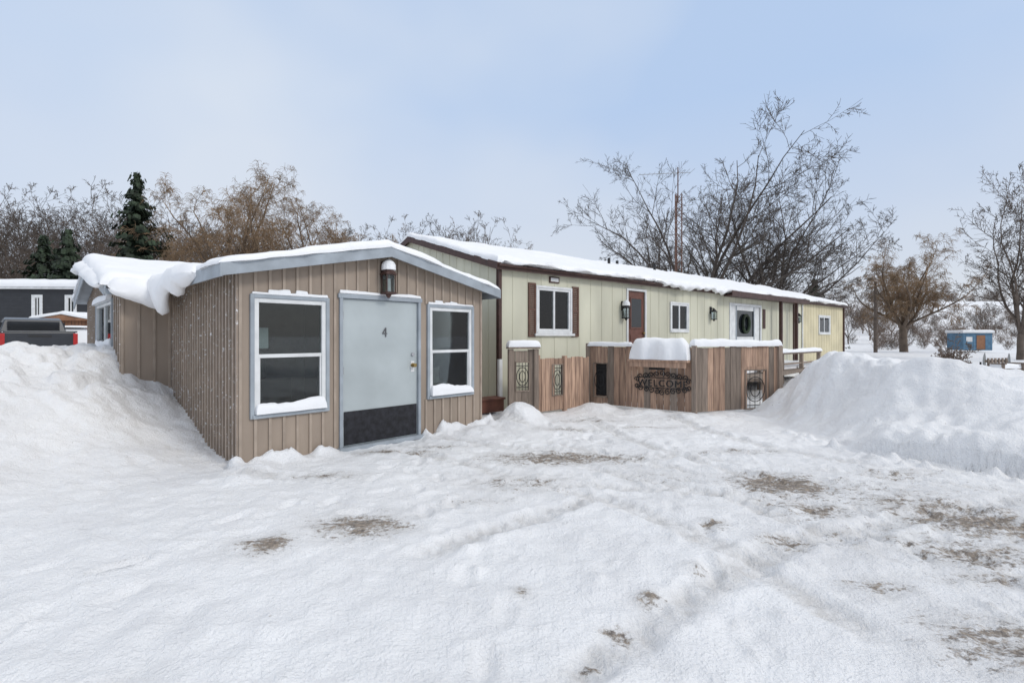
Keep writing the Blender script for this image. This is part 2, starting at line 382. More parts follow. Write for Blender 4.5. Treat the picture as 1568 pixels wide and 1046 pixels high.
for q in((a+.12,a+.16,1.71,2.54),(b-.14,b-.10,1.71,2.54)): m.box(q[0],q[1],-.0,.019,q[2],q[3],DOORB)
m.box(a+.16,b-.14,-.0,.019,2.5,2.54,DOORB); m.box(a+.16,b-.14,-.0,.019,1.71,1.75,DOORB)
for z in(.75,1.2): m.box(a+.14,b-.12,.008,.019,z,z+.36,DOORB)
m.cyl((b-.06,.02,1.6),(b-.06,-.04,1.6),.025,.03,BRASS,10)
m.obj('brown_door',home,bevel=.004)
m=M(); a,b,c,d=WD
m.box(a-.08,a,-.03,.05,c,d+.08,WHITE); m.box(b,b+.08,-.03,.05,c,d+.08,WHITE); m.box(a,b,-.03,.05,d,d+.08,WHITE)
m.box(a,a+.45,.02,.06,c,d,WHITE); m.box(a+1.75,b,.02,.06,c,d,WHITE); m.box(a+.45,a+1.75,.015,.06,c,1.5,WHITE); m.box(a+.45,a+1.75,.015,.06,2.40,d,WHITE)
m.box(a+.45,a+1.75,.03,.06,1.5,2.4,DGL)
m.box(a+.42,a+.47,-.0,.014,c,d,TRIMG); m.box(a+1.73,a+1.78,-.0,.014,c,d,TRIMG)
pts=[(a+1.1+.24*math.cos(t),-.02,1.95+.3*math.sin(t)) for t in np.linspace(0,2*math.pi,18)]
m.path(pts,.05,NEED,6)
m.obj('white_entry_door',home,bevel=.003)
lantern(home,4.05,2.2,1.3,BLACK,True); lantern(home,8.46,2.25,1.2,BLACK,False)
lantern(home,15.2,2.3,1.2,BLACK,False)
m=M(); m.box(1.45,1.75,-.03,-.002,2.70,2.84,BROWN); m.box(1.48,1.72,-.034,-.03,2.73,2.81,WHITE)
m.box(12.15,12.35,-.03,-.002,1.8,2.5,BROWN); m.box(14.9,15.05,-.04,-.002,.5,2.8,BROWN)
m.obj('wall_vent_and_boxes',home)
m=M()
def hroof(m,mt,x0,x1,dz,th,y0=-.14,y1=HW+.14):
    s_=(rz-hz)/hm; ze=hz+y0*s_
    m.prism([(x0,y0,ze+dz),(x0,hm,rz+dz),(x0,y1,ze+dz),(x0,y1,ze+dz+th),(x0,hm,rz+dz+th),(x0,y0,ze+dz+th)],(x1-x0,0,0),mt)
hroof(m,BROWN,-.10,HL+.12,.0,.04)
m.box(-.12,HL+.14,-.165,-.142,hz-.13,hz+.01,BROWN)
for y0,y1 in((-.165,hm),(hm,HW+.165)):
    za=hz-.04 if y0<0 else rz; zb=rz if y0<0 else hz-.04
    m.prism([(-.125,y0,za-.10),(-.125,y1,zb-.10),(-.125,y1,zb+.05),(-.125,y0,za+.05)],(.022,0,0),BROWN)
    m.prism([(HL+.125,y0,za-.10),(HL+.125,y1,zb-.10),(HL+.125,y1,zb+.05),(HL+.125,y0,za+.05)],(.022,0,0),BROWN)
m.cyl((-.1,-.20,hz-.05),(HL+.1,-.20,hz-.05),.03,.03,BROWN,8)
m.box(-.02,.05,-.09,-.025,1.05,hz-.06,BROWN); m.box(-.02,.06,-.10,-.02,.15,1.05,WHITE)
m.box(-.03,.02,-.03,-.002,.1,hz-.1,BROWN)
m.box(HL-.06,HL+.03,-.08,-.022,0,hz-.1,BROWN); m.box(HY-.03,HY+.03,-.05,-.021,.3,hz-.1,WHITE)
m.obj('roof_and_gutter',home)
m=M()
for x in(13.0,14.44): m.box(x-.05,x+.05,-.35,-.25,.5,hz-.16,BROWN)
m.box(9.0,15.4,-.42,-.16,hz-.19,hz-.14,BROWN); m.box(9.0,15.4,-.44,-.42,hz-.19,hz-.02,BROWN)
for x,y in((7.2,3.0),(7.9,3.2),(9.6,2.8)): m.cyl((x,y,3.7),(x,y,4.22),.05,.05,BLACK,8)
m.obj('porch_posts_and_vents',home)
s_=(rz-hz)/hm
zh=lambda x,y: rz+.045-np.abs(y-hm)*s_
snow_pad('home_roof_snow',home,-.13,HL+.14,-.17,HW+.17,zh,.12,.12,.12,.6,.03,21,nsc=.9)
curtain_snow('eave_snow',home,lambda s:(s,-.16,hz+.0),(0,-1),lambda s:.05+.07*max(0,math.sin(s*3.1))+.05*math.sin(s*7)**2,5.2,10.6,90,22,.55)
curtain_snow('eave_snow',home,lambda s:(s,-.16,hz+.01),(0,-1),lambda s:.03+.02*math.sin(s*4),11,20.5,90,24,.4)
curtain_snow('eave_snow',home,lambda s:(s,-.14,hz+.01),(0,-1),lambda s:.02,0,5.2,60,25,.3)
m=M(); m.prism([(2.9,-.01,.42),(12.6,-.01,.42),(12.6,-1.7,.42),(8,-2.2,.42),(6,-2.6,.42),(3.1,-.6,.42)],(0,0,.08),WOODG)
for x in(8,9.5,11,12.5): m.box(x-.05,x+.05,-1.75,-1.65,0,1.02,WOODG)
m.box(7.9,12.55,-1.77,-1.63,.97,1.02,WOODG); m.box(7.9,12.55,-1.73,-1.67,.65,.70,WOODG)
m.obj('porch_deck',home,bevel=.004)
snow_pad('deck_snow',home,5,12.5,-1.6,-.1,flat(.5),.16,.15,.15,.4,.02,28)
snow_pad('rail_snow',home,7.9,12.55,-1.80,-1.60,flat(1.021),.11,.06,.1,.4,.01,29)
m=M(); m.box(-.65,-.1,-.35,-.05,.05,.28,DOORB); m.box(-.70,-.08,-.38,-.03,.28,.32,DOORB); m.obj('side_step',home,bevel=.01)

# ================================================================= FENCE
fence=empty('wooden_porch_fence')
def seg(P0,P1):
    P0=Vector((*P0,0));P1=Vector((*P1,0)); t=(P1-P0); L=t.length; t.normalize(); n=Vector((-t.y,t.x,0))
    return (lambda p:tuple(P0+t*p[0]+n*p[1]+Vector((0,0,p[2])))),L
def boards(m,L,z0,z1,ops,mt,w=.14,a0=0,alt=None):
    a=a0
    while a<L-.03:
        b=min(a+w*random.uniform(.9,1.05)-.008,L); y0=-.011+random.uniform(-.004,.004); zt=z1+random.uniform(-.015,.015)
        mm=alt if (alt and random.random()<.3) else mt
        cuts=sorted([(o[2],o[3]) for o in ops if o[0]<(a+b)/2<o[1]]); z=z0
        for c0,c1 in cuts:
            if c0>z: m.box(a,b,y0,y0+.022,z,c0,mm)
            z=c1
        m.box(a,b,y0,y0+.022,z,zt,mm); a=b+.008
def opening(m,o,mt=BLACK,fr=WOODG,oval=True):
    a0,a1,z0,z1=o; w=.02
    m.box(a0-w,a0,-.03,.03,z0-w,z1+w,fr); m.box(a1,a1+w,-.03,.03,z0-w,z1+w,fr); m.box(a0,a1,-.03,.03,z1,z1+w,fr); m.box(a0,a1,-.03,.03,z0-w,z0,fr)
    r=.009; n=4
    for i in range(n+1):
        a=a0+(a1-a0)*(i+.0)/n
        if 0<i<n: m.cyl((a,0,z0),(a,0,z1),r*.7,r*.7,mt,5)
    ca=(a0+a1)/2; cz=(z0+z1)/2; ra=(a1-a0)*.46; rz_=(z1-z0)*.33
    m.path([(ca+ra*math.cos(t),-.01,cz+rz_*math.sin(t)) for t in np.linspace(0,2*math.pi,20)],r,mt,5)
    m.path([(ca+ra*.5*math.cos(t),-.01,cz+rz_*.6*math.sin(t)) for t in np.linspace(0,2*math.pi,16)],r,mt,5)
    for z in(z0+.06,z1-.06): m.cyl((a0,0,z),(a1,0,z),r,r,mt,5)
A=(1.72,10.6);C=(3.47,9.3);D=(5.51,10.0);G0=(.48,9.3);G1=(1.62,10.2)
f,L=seg((-.05,8.95),(.47,9.12)); m=M(); m.xf=f
op=(.13,.38,.5,1.02); boards(m,L,.05,1.25,[op],WOODG,.13); opening(m,op)
m.box(-.02,.07,-.05,.05,0,1.27,WOODG); m.box(L-.07,L+.02,-.05,.05,0,1.27,WOODG); m.box(-.04,L+.04,-.08,.08,1.28,1.31,WOODG)
m.obj('fence_pillar',fence,bevel=.004)
snow_pad('pillar_snow',fence,-.04,L+.04,-.09,.09,flat(1.312),.11,.06,.04,.4,.01,41,xf=f)
f,L=seg(G0,G1); m=M(); m.xf=f; op=(.40,.66,.35,.94)
boards(m,L,.05,1.08,[op],WOOD,.12); opening(m,op)
for z in(.2,.98): m.box(.02,L-.02,.012,.05,z,z+.08,WOOD)
m.box(.70,.78,-.04,.04,0,1.12,WOOD); m.box(-.03,.05,-.04,.06,0,1.15,WOOD)
m.obj('gate',fence,bevel=.004)
f1,L1=seg(A,C); m=M(); m.xf=f1; op=(.10,.40,.22,.92)
boards(m,L1,.05,1.30,[op],WOOD,alt=WOODG); opening(m,op)
for z in(.15,1.15): m.box(.0,L1,.014,.05,z,z+.08,WOOD)
m.box(-.09,0,-.05,.05,0,1.36,WOODG); m.box(L1-.0,L1+.085,-.06,.03,0,1.33,WOODG)
m.box(.10,.40,.06,.08,.22,.92,BLACK)
m.box(.97,2.16,-.26,.04,1.01,1.05,WOOD); m.box(1.0,2.13,-.24,-.22,.90,1.01,WOOD)
m.obj('fence_panel',fence,bevel=.004)
snow_pad('fence_snow',fence,-.05,.97,-.05,.07,flat(1.30),.09,.05,.05,.4,.01,42,xf=f1)
snow_pad('planter_snow',fence,.98,2.16,-.27,.12,flat(1.052),.43,.18,.05,.25,.04,43,xf=f1,nsc=.7)
f2,L2=seg(C,D); m=M(); m.xf=f2; op=(1.28,1.80,.06,.82)
boards(m,L2,.05,1.30,[op],WOOD,.145,.09,alt=WOODG); opening(m,op)
m.box(.09,L2,.014,.05,1.15,1.23,WOOD)
m.box(1.28,1.80,-.016,-.012,.82,.90,WOOD); m.box(L2-.04,L2+.06,-.06,.05,0,1.32,WOODG)
m.obj('fence_panel',fence,bevel=.004)
snow_pad('fence_snow',fence,.0,L2+.06,-.06,.09,flat(1.31),.13,.06,.05,.45,.012,44,xf=f2)
f3,L3=seg(D,(6.3,11.4)); m=M(); m.xf=f3
for a in(.0,.75,1.5): m.box(a,a+.09,-.045,.045,0,1.1,WOODG)
for z in(.4,.95): m.box(0,L3,-.02,.02,z,z+.09,WOODG)
m.obj('fence_rail',fence,bevel=.004)
snow_pad('rail_snow',fence,0,L3,-.06,.06,flat(1.04),.10,.05,.05,.35,.012,45,xf=f3)
sign=empty('welcome_sign')
cu=bpy.data.curves.new('letters','FONT'); cu.body='WELCOME'; cu.size=.19; cu.extrude=.008; cu.align_x='CENTER'; cu.space_character=1.15
to=bpy.data.objects.new('letters',cu); COL.objects.link(to)
t=Vector((C[0]-A[0],C[1]-A[1],0)).normalized(); nn=Vector((-t.y,t.x,0))
p=Vector(f1((1.60,-.035,.51)))
to.matrix_world=Matrix(((t.x,0,-nn.x,p.x),(t.y,0,-nn.y,p.y),(0,1,0,p.z),(0,0,0,1)))
cu.materials.append(BLACK); to.parent=sign
m=M(); m.xf=f1
def spiral(cx,cz,r,s,ph,turns=1.3):
    return [(cx+s*r*(1-k/14*.8)*math.cos(ph+turns*2*math.pi*k/14),-.03,cz+r*(1-k/14*.8)*math.sin(ph+turns*2*math.pi*k/14)) for k in range(15)]
for i,dx in enumerate((-.45,-.33,-.22,-.11,0,.11,.22,.33,.45)):
    m.path(spiral(1.60+dx,.77-abs(dx)*.16,.062,1 if dx>=0 else -1,-1.2),.009,BLACK,5)
    m.path(spiral(1.60+dx,.39+abs(dx)*.16,.062,1 if dx>=0 else -1,1.2),.009,BLACK,5)
for s in(-1,1):
    m.path(spiral(1.60+s*.52,.63,.06,s,0),.009,BLACK,5); m.path(spiral(1.60+s*.52,.51,.06,s,3),.009,BLACK,5)
m.path([(1.06,-.03,.48),(2.12,-.03,.48)],.007,BLACK,5); m.path([(1.06,-.03,.68),(2.12,-.03,.68)],.007,BLACK,5)
for bx in(1.42,1.58):
    m.prism([(bx-.09,-.033,.84),(bx+.08,-.033,.84),(bx+.09,-.033,.92),(bx+.06,-.033,.99),(bx+.03,-.033,.94),(bx-.04,-.033,.94),(bx-.10,-.033,.98),(bx-.13,-.033,.95),(bx-.08,-.033,.90)],(0,.008,0),BLACK)
m.obj('scrollwork',sign)

# ================================================================= TERRAIN
def locshed(x,y):
    dx=x+3.123;dy=y-5.515; return dx*.6954+dy*.7186, -dx*.7186+dy*.6954
def height(x,y,fine=True):
    x=np.asarray(x,float);y=np.asarray(y,float)
    near=1-sm(14,30,np.hypot(x,y))
    h=.06*fbm(x,y,1.7,2,1)+.03*fbm(x,y,.45,3,2)
    h=h*(.4+.6*sm(7,12,np.hypot(x,y)))
    if fine: h=h+near*(.024*fbm(x,y,.16,3,3)+.018*np.abs(fbm(x,y,.3,2,33)))
    d=(x+4.1)*(-.934)+(y-3.9)*.357
    d=d+.35*fbm(x,y,1.1,2,8)
    u,v=locshed(x,y)
    lb=1.26*sm(0,3.7,d)*(1-.75*sm(4.6,7.5,d))
    lb=lb*(1-.42*np.exp(-np.abs(u)/.7)*sm(-.6,.6,v)*(1-sm(3.0,3.6,v)))
    xt=np.interp(y,[2,4.3,5,5.66,7,8,9,9.8,10.6,13],[9,6.6,5.35,4.75,4.5,4.45,4.6,5.5,6.1,7.5])
    e=x-xt+.28*fbm(x,y,.7,4,9)
    amp=np.clip(1.14-.17*(x-5.8),.36,1.14)
    cw=1-sm(5.9,7.2,y)
    ct=(.34+.16*fbm(x,y,.45,3,13))*cw
    Wd=1.5+1.6*cw
    rb=ct*(.55*sm(0,.06,e)+.45*sm(.02,.32,e+.1*fbm(x,y,.25,2,77)))+np.maximum(amp-ct,0)*sm(.1,Wd,e)
    rb=rb*(1-.72*sm(10.5,15,y))*(1-.3*sm(9,14,x))
    lump=np.clip(lb+rb,0,1)
    ch=np.abs(fbm(x,y,.42,3,55))
    h=h+lb+rb+lump*(.12*fbm(x,y,.7,3,4)+.10*np.abs(fbm(x,y,.28,3,5))-.10*sm(.28,.1,ch)*sm(-.1,.3,fbm(x,y,1.6,2,56)))
    h=h+cw*np.exp(-((e-.1)/.3)**2)*(e>-.05)*(x>3.5)*(.10*np.abs(fbm(x,y,.2,3,14))+.04*fbm(x,y,.1,2,15))
    for cx,cy,a,r in((.20,8.72,.28,.34),(.05,8.4,.12,.35),(1.75,9.85,.14,.4),(2.6,9.4,.09,.4),(3.4,8.95,.07,.5),(4.3,9.2,.07,.5),(5.3,9.5,.25,.4),(-.5,7.6,.10,.25),(-2.9,5.2,.08,.3),(5.6,9.4,.3,.45)):
        q=((x-cx)**2+(y-cy)**2)/r**2
        h=h+a*np.exp(-(q)**1.4)*(1+.35*fbm(x,y,.25,3,61))
    fr=np.exp(-np.abs(v+.05)/.10)*(u>-.1)*(u<3.9)*(v<.05)
    dm=1-sm(1.1,1.25,u)*(1-sm(2.45,2.6,u))
    h=h+fr*dm*(.09+.17*fbm(x,y,.16,2,6))
    h=h-.03*sm(1.1,1.3,u)*(1-sm(2.4,2.6,u))*sm(-.5,-.1,v)*(v<.2)
    ins=((u>.05)&(u<3.7)&(v>.04)&(v<3.8)); h=np.where(ins,-.02,h)
    h=h+15*sm(55,190,y)*sm(25,90,x)+1.5*fbm(x,y,40,2,11)*sm(60,150,np.hypot(x,y))
    return h
def axis(lo,hi,st,far,n):
    mid=np.arange(lo,hi+st/2,st)
    up=hi+np.cumsum(np.geomspace(st*1.2,far/5,n)); dn=lo-np.cumsum(np.geomspace(st*1.2,far/5,n))
    return np.concatenate([dn[::-1],mid,up])
xs=axis(-8,8.5,.030,900,46); ys=axis(1.2,11.5,.030,900,46)
X,Y=np.meshgrid(xs,ys,indexing='ij'); Z=height(X,Y)
rs=np.random.RandomState(5)
pack=np.zeros_like(X)
U_,V_=locshed(X,Y)
for cx,cy,R in((-4.5,.5,6.6),(-4.5,.5,8.15),(9.2,9.5,6.3),(9.2,9.5,7.85),(-1.5,-4,9.2),(-1.5,-4,10.7),(6,-3.5,8.0),(6,-3.5,9.5),(-6,-1,9.6),(-6,-1,11.1)):
    rr=np.hypot(X-cx,Y-cy)+.10*fbm(X,Y,1.5,2,3); an=np.arctan2(Y-cy,X-cx)*R
    lim=(np.abs(X)<7)*(Y<9.0)*(Y>1)*sm(-.45,.05,fbm(X,Y,1.3,2,int(R*10)))*(1-sm(-.5,-.1,V_)*(U_<4))*(1-sm(-.6,-.1,X-np.interp(Y,[2,4.3,5,5.66,7,8,9],[9,6.6,5.35,4.75,4.5,4.45,4.6])))*sm(-4.2,-3.4,X)
    g=np.exp(-((rr-R)/.11)**4)*lim
    Z-=g*(.024+.011*np.sin(an*2*math.pi/.12+(rr-R)*20)+.012*fbm(X,Y,.12,2,50))
    edge=np.exp(-((np.abs(rr-R)-.16)/.05)**2)*lim
    Z+=edge*.012*(1+1.8*fbm(X,Y,.14,2,44))
    pack=np.maximum(pack,g)
for path in ([(0.2,1.6),(-.6,4),(-1.2,6.1)],[(3.6,2.2),(2,5),(.8,7.4),(.9,8.8)],[(-2.6,2.5),(-2,4.2),(-1.1,6.2)],[(1.0,2.0),(1.6,5),(1.0,8.4)],[(-.8,6.3),(.8,7.0),(2.2,8.2)],[(4.2,3),(3.2,6.2),(3.2,8.2)],[(-3,3),(-.5,5),(1.5,7.6)],[(2.6,1.8),(3.2,4.4),(1.6,7.8)]):
    for a_,b_ in zip(path[:-1],path[1:]):
        L=math.hypot(b_[0]-a_[0],b_[1]-a_[1]); n=int(L/.36); an=math.atan2(b_[1]-a_[1],b_[0]-a_[0])
        for i in range(n):
            s=(-1)**i*.12; t_=i/n
            cx=a_[0]+(b_[0]-a_[0])*t_-math.sin(an)*s+rs.normal()*.06; cy=a_[1]+(b_[1]-a_[1])*t_+math.cos(an)*s+rs.normal()*.06
            ix=np.searchsorted(xs,[cx-.4,cx+.4]); iy=np.searchsorted(ys,[cy-.4,cy+.4]); s2=(slice(*ix),slice(*iy))
            a=an+rs.normal()*.25; dep=.014+.018*rs.rand()
            lx=(X[s2]-cx)*math.cos(a)+(Y[s2]-cy)*math.sin(a); ly=-(X[s2]-cx)*math.sin(a)+(Y[s2]-cy)*math.cos(a)
            q=(lx/.14)**2+(ly/.055)**2
            Z[s2]+=-dep*np.exp(-q**2)+dep*.4*np.exp(-((np.sqrt(q)-1.4)/.3)**2)
for i in range(600):
    cx=rs.uniform(-4,5.5);cy=rs.uniform(1.6,8.5); r=rs.uniform(.018,.045)
    if i%3: cx,cy=rs.normal(2.0,2.0),rs.normal(4.5,1.8)
    if i>520: t_=rs.rand(); yy=4.6+t_*3.2; cy=yy; cx=float(np.interp(yy,[4.3,5,5.66,7,8],[6.6,5.35,4.75,4.5,4.45]))-abs(rs.normal())*.22; r=rs.uniform(.03,.07)
    ix=np.searchsorted(xs,[cx-.2,cx+.2]); iy=np.searchsorted(ys,[cy-.2,cy+.2]); sl_=(slice(*ix),slice(*iy))
    Z[sl_]+=rs.uniform(.01,.028)*(2.0 if i>520 else 1)*np.exp(-(((X[sl_]-cx)**2+(Y[sl_]-cy)**2)/r**2))
gr=npmesh('snow_ground',np.stack([X,Y,Z],-1).reshape(-1,3),gridfaces(len(xs),len(ys)),SNOW)
dirt=np.zeros_like(X)
for cx,cy,rx,ry,s in((-1.21,3.84,.42,.28,1.05),(-1.78,3.48,.24,.18,1),(.54,6.03,1.0,.36,1),(.1,5.0,.7,.4,.65),(1.19,6.0,.65,.3,.85),(2.73,4.9,.6,.5,1.1),(2.6,4.2,.5,.35,.8),(3.75,3.95,.7,.45,1.0),(3.2,3.32,.55,.35,.85),(3.6,4.3,.8,.5,.75),
    (1.6,3.8,.14,.12,.9),(.55,2.47,.09,.07,1),(.78,2.75,.1,.08,.9),(.06,2.85,.07,.08,.8),(2.4,2.34,.4,.35,.85),(.36,2.2,.06,.06,.9),(-2,5.2,.45,.15,.75),(2.0,3.5,.22,.15,.9),(-1.5,6.3,.6,.13,1),(-1.0,6.6,.5,.15,.8),(2.2,2.9,.25,.15,.7),(1.2,3.1,.1,.08,.7),(4.2,5.3,.6,.2,.7),(.9,7.9,.6,.15,.7),(1.35,8.6,.7,.12,.65),(3.0,3.0,.6,.15,.65),(3.0,6.3,.9,.2,.6),(1.6,5.2,.7,.5,.45),(3.3,4.6,1.6,1.0,.5),(2.2,8.0,.9,.1,.6),(-.3,4.4,.5,.2,.4),(2.9,3.6,1.0,.5,.45)):
    dirt=np.maximum(dirt,s*np.exp(-(((X-cx)/rx)**2+((Y-cy)/ry)**2)))
pack=np.maximum(pack,np.clip(dirt*1.5,0,1))
for nm,arr in(('dirt',dirt),('pack',pack)):
    at=gr.data.attributes.new(nm,'FLOAT','POINT'); at.data.foreach_set('value',arr.ravel().astype(np.float32))
m_,nt,b=newmat('snow_ground'); N=nt.nodes;Lk=nt.links
g=N.new('ShaderNodeAttribute'); g.attribute_name='dirt'; gp=N.new('ShaderNodeAttribute'); gp.attribute_name='pack'
tc=N.new('ShaderNodeTexCoord')
def noise(sc,det=5,rough=.6,stretch=None,rot=.5):
    n=N.new('ShaderNodeTexNoise'); n.inputs['Scale'].default_value=sc; n.inputs['Detail'].default_value=det; n.inputs['Roughness'].default_value=rough
    if stretch:
        mp=N.new('ShaderNodeMapping'); mp.inputs['Scale'].default_value=stretch; mp.inputs['Rotation'].default_value=(0,0,rot); Lk.new(tc.outputs['Object'],mp.inputs['Vector']); Lk.new(mp.outputs['Vector'],n.inputs['Vector'])
    else: Lk.new(tc.outputs['Object'],n.inputs['Vector'])
    return n.outputs['Fac']
def math_(op,a,b_,cl=False):
    n=N.new('ShaderNodeMath'); n.operation=op; n.use_clamp=cl
    for i,v in enumerate((a,b_)):
        if isinstance(v,(int,float)): n.inputs[i].default_value=v
        else: Lk.new(v,n.inputs[i])
    return n.outputs[0]
n1=noise(5,6,.7,(1,2.6,1),-.6); n1b=noise(30,5,.75)
s1=math_('ADD',math_('MULTIPLY',g.outputs['Fac'],.75),math_('ADD',math_('MULTIPLY',math_('SUBTRACT',n1,.5),1.7),math_('MULTIPLY',math_('SUBTRACT',n1b,.5),1.4)))
mask=math_('MULTIPLY',math_('SUBTRACT',s1,.42),3.5,True)
mask=math_('MULTIPLY',mask,math_('MULTIPLY',g.outputs['Fac'],5.0,True))
vo=N.new('ShaderNodeTexVoronoi'); vo.inputs['Scale'].default_value=5.5; Lk.new(tc.outputs['Object'],vo.inputs['Vector'])
sp=math_('MULTIPLY',math_('SUBTRACT',.05,vo.outputs['Distance']),60,True)
sp=math_('MULTIPLY',sp,math_('MULTIPLY',math_('SUBTRACT',noise(1.3,3,.5),.52),14,True))
mask=math_('MAXIMUM',math_('MULTIPLY',mask,.88),math_('MULTIPLY',sp,.7))
n2=noise(1.1,5,.6); n3=noise(24,4,.7)
cr=N.new('ShaderNodeValToRGB'); cr.color_ramp.elements[0].position=.3; cr.color_ramp.elements[0].color=(.77,.775,.79,1); cr.color_ramp.elements[1].position=.62; cr.color_ramp.elements[1].color=(.87,.877,.89,1)
Lk.new(n2,cr.inputs['Fac'])
mp_=N.new('ShaderNodeMix'); mp_.data_type='RGBA'; Lk.new(math_('MULTIPLY',gp.outputs['Fac'],math_('MULTIPLY',math_('SUBTRACT',noise(6,5,.7),.28),2.4,True)),mp_.inputs[0]); Lk.new(cr.outputs[0],mp_.inputs[6]); mp_.inputs[7].default_value=(.56,.55,.54,1)
cd=N.new('ShaderNodeValToRGB'); cd.color_ramp.elements[0].color=(.08,.06,.045,1); cd.color_ramp.elements[1].color=(.40,.32,.24,1); cd.color_ramp.elements[0].position=.38; cd.color_ramp.elements[1].position=.70
Lk.new(n3,cd.inputs['Fac'])
mx=N.new('ShaderNodeMix'); mx.data_type='RGBA'; Lk.new(mask,mx.inputs[0]); Lk.new(mp_.outputs[2],mx.inputs[6]); Lk.new(cd.outputs[0],mx.inputs[7])
Lk.new(mx.outputs[2],b.inputs['Base Color']); b.inputs['Roughness'].default_value=.6; b.inputs['Specular IOR Level'].default_value=.25
hh=math_('ADD',math_('MULTIPLY',noise(14,6,.65),1.0),math_('MULTIPLY',noise(55,3,.6),.5))
bp=N.new('ShaderNodeBump'); bp.inputs['Strength'].default_value=.95; bp.inputs['Distance'].default_value=.03; Lk.new(hh,bp.inputs['Height']); Lk.new(bp.outputs[0],b.inputs['Normal'])
gr.data.materials[0]=m_

# ================================================================= TREES
def tubes(name,segs,mt,parent=None,mt2=None):
    S=np.array(segs,float); P0=S[:,0:3];P1=S[:,3:6];R0=S[:,6];R1=S[:,7]
    Dd=P1-P0; Dd/=np.linalg.norm(Dd,axis=1)[:,None]+1e-9
    ref=np.where(np.abs(Dd[:,2:3])>.9,np.array([[1.,0,0]]),np.array([[0,0,1.]]))
    U=np.cross(Dd,ref);U/=np.linalg.norm(U,axis=1)[:,None]; Wv=np.cross(Dd,U)
    n=np.where(R0>.06,6,3); Vs=[];Fs=[];off=0;MI=[]
    for k in(3,6):
        s=n==k
        if not s.any(): continue
        an=np.arange(k)*2*math.pi/k; ca=np.cos(an);sa=np.sin(an)
        ring=U[s][:,None,:]*ca[None,:,None]+Wv[s][:,None,:]*sa[None,:,None]
        a=P0[s][:,None,:]+ring*R0[s][:,None,None]; b_=P1[s][:,None,:]+ring*R1[s][:,None,None]
        V=np.concatenate([a,b_],1).reshape(-1,3); c=s.sum(); base=np.arange(c)[:,None]*2*k+off; i=np.arange(k)[None,:]
        F=np.stack([base+i,base+(i+1)%k,base+k+(i+1)%k,base+k+i],-1).reshape(-1,4)
        Vs.append(V);Fs.append(F);off+=len(V); MI+= [1 if k==6 else 0]*len(F)
    o=npmesh(name,np.concatenate(Vs),np.concatenate(Fs),mt,parent)
    if mt2 and len(MI)==len(o.data.polygons):
        o.data.materials.append(mt2); o.data.polygons.foreach_set('material_index',MI)
    return o
def gen(seed,H,r0,limbs=6,trunkf=.16,spread=.8,up=(.0,.12,.08,.05,.02),wig=.16,kids=(9,7,5),ratio=(.42,.42,.45),limbL=.75,droop=0,rmin=.011,hang=0,even=0):
    R=random.Random(seed); segs=[]
    def rv(s): return Vector((R.gauss(0,s),R.gauss(0,s),R.gauss(0,s)))
    def grow(p,d,L,r,lev):
        n=[0,8,6,4,3][lev]
        if hang and lev==4: n=4
        sl=L/n; kid=kids[lev-1] if lev<=len(kids) else 0
        r1=r
        ks=sorted([R.uniform(.15,1)*n for _ in range(kid)])
        for i in range(n):
            if hang and lev==4: d=(d+rv(.06)+Vector((0,0,-hang*(i+1)))).normalized()
            else: d=(d+rv(wig*.8)+Vector((0,0,up[lev]-droop*(lev==3)*(i+1)*.5))).normalized()
            p2=p+d*sl; r2=max(rmin*.6,r*(1-.85*(i+1)/n))
            segs.append((*p,*p2,max(r1,rmin*.7),r2)); 
            while ks and ks[0]<=i+1:
                t=ks.pop(0)-i; q=p.lerp(p2,max(0,min(1,t)))
                ax=d.orthogonal().normalized(); ax.rotate(Matrix.Rotation(R.uniform(0,2*math.pi),3,d))
                a=math.radians(R.uniform(28,62)); nd=(d*math.cos(a)+ax*math.sin(a)).normalized()
                fr=1-.55*(i/n)
                grow(q,nd,L*ratio[lev-1]*fr*R.uniform(.7,1.2),max(rmin,r1*.5),lev+1)
            p=p2;r1=r2
    p=Vector((0,0,-.5)); th=H*trunkf; n=4; d=Vector((0,0,1)); r=r0
    for i in range(n):
        d=(d+rv(.05)).normalized(); p2=p+d*(th+.5)/n; segs.append((*p,*p2,r,r*.94)); p=p2; r*=.94
    for k in range(limbs):
        a=2.4*k+R.uniform(-.3,.3); s=spread*((k+.3)/limbs)**.6*R.uniform(.85,1.15)
        nd=Vector((math.cos(a)*s,math.sin(a)*s,1)).normalized()
        L=H*limbL*(1.1-.22*min(1.5,s))*(R.uniform(.95,1.03) if even else R.uniform(.88,1.08))
        grow(p-Vector((0,0,R.uniform(0,th*.3))),nd,L,r*R.uniform(.42,.6),1)
    return segs
def norm(segs,H,pc=99.7):
    S=np.array(segs); mz=np.percentile(S[:,5],pc); S[:,:6]*=H/mz; return S
def place(name,S,mt,x,y,z=None,rz=0,sc=1,mt2=None):
    o=tubes(name,S,mt,None,mt2); o.location=(x,y,float(height(x,y,False)) if z is None else z); o.rotation_euler=(0,0,rz); o.scale=(sc,)*3; return o
UP=(0,.02,.05,.05,.04)
MK=dict(up=UP,kids=(13,9,7),ratio=(.46,.42,.45),limbL=.72,rmin=.015,wig=.13,even=1)
place('bare_maple_tree',norm(gen(63,18,.42,15,.12,1.7,**MK),17.2,99.9),BARK,15.4,38,0)
place('bare_maple_tree',norm(gen(64,16,.34,13,.12,1.7,**MK),15.6,99.9),BARK,20.8,38.5,0)
WK=dict(up=(0,.05,.03,-.02,-.25),kids=(11,10,9),ratio=(.42,.45,1.0))
wr=norm(gen(21,11,.36,11,.2,1.2,rmin=.012,hang=.20,limbL=.62,**WK),11.2,99.5)
place('willow_tree',wr,WILLOW,36.5,45,0,mt2=WBARK)
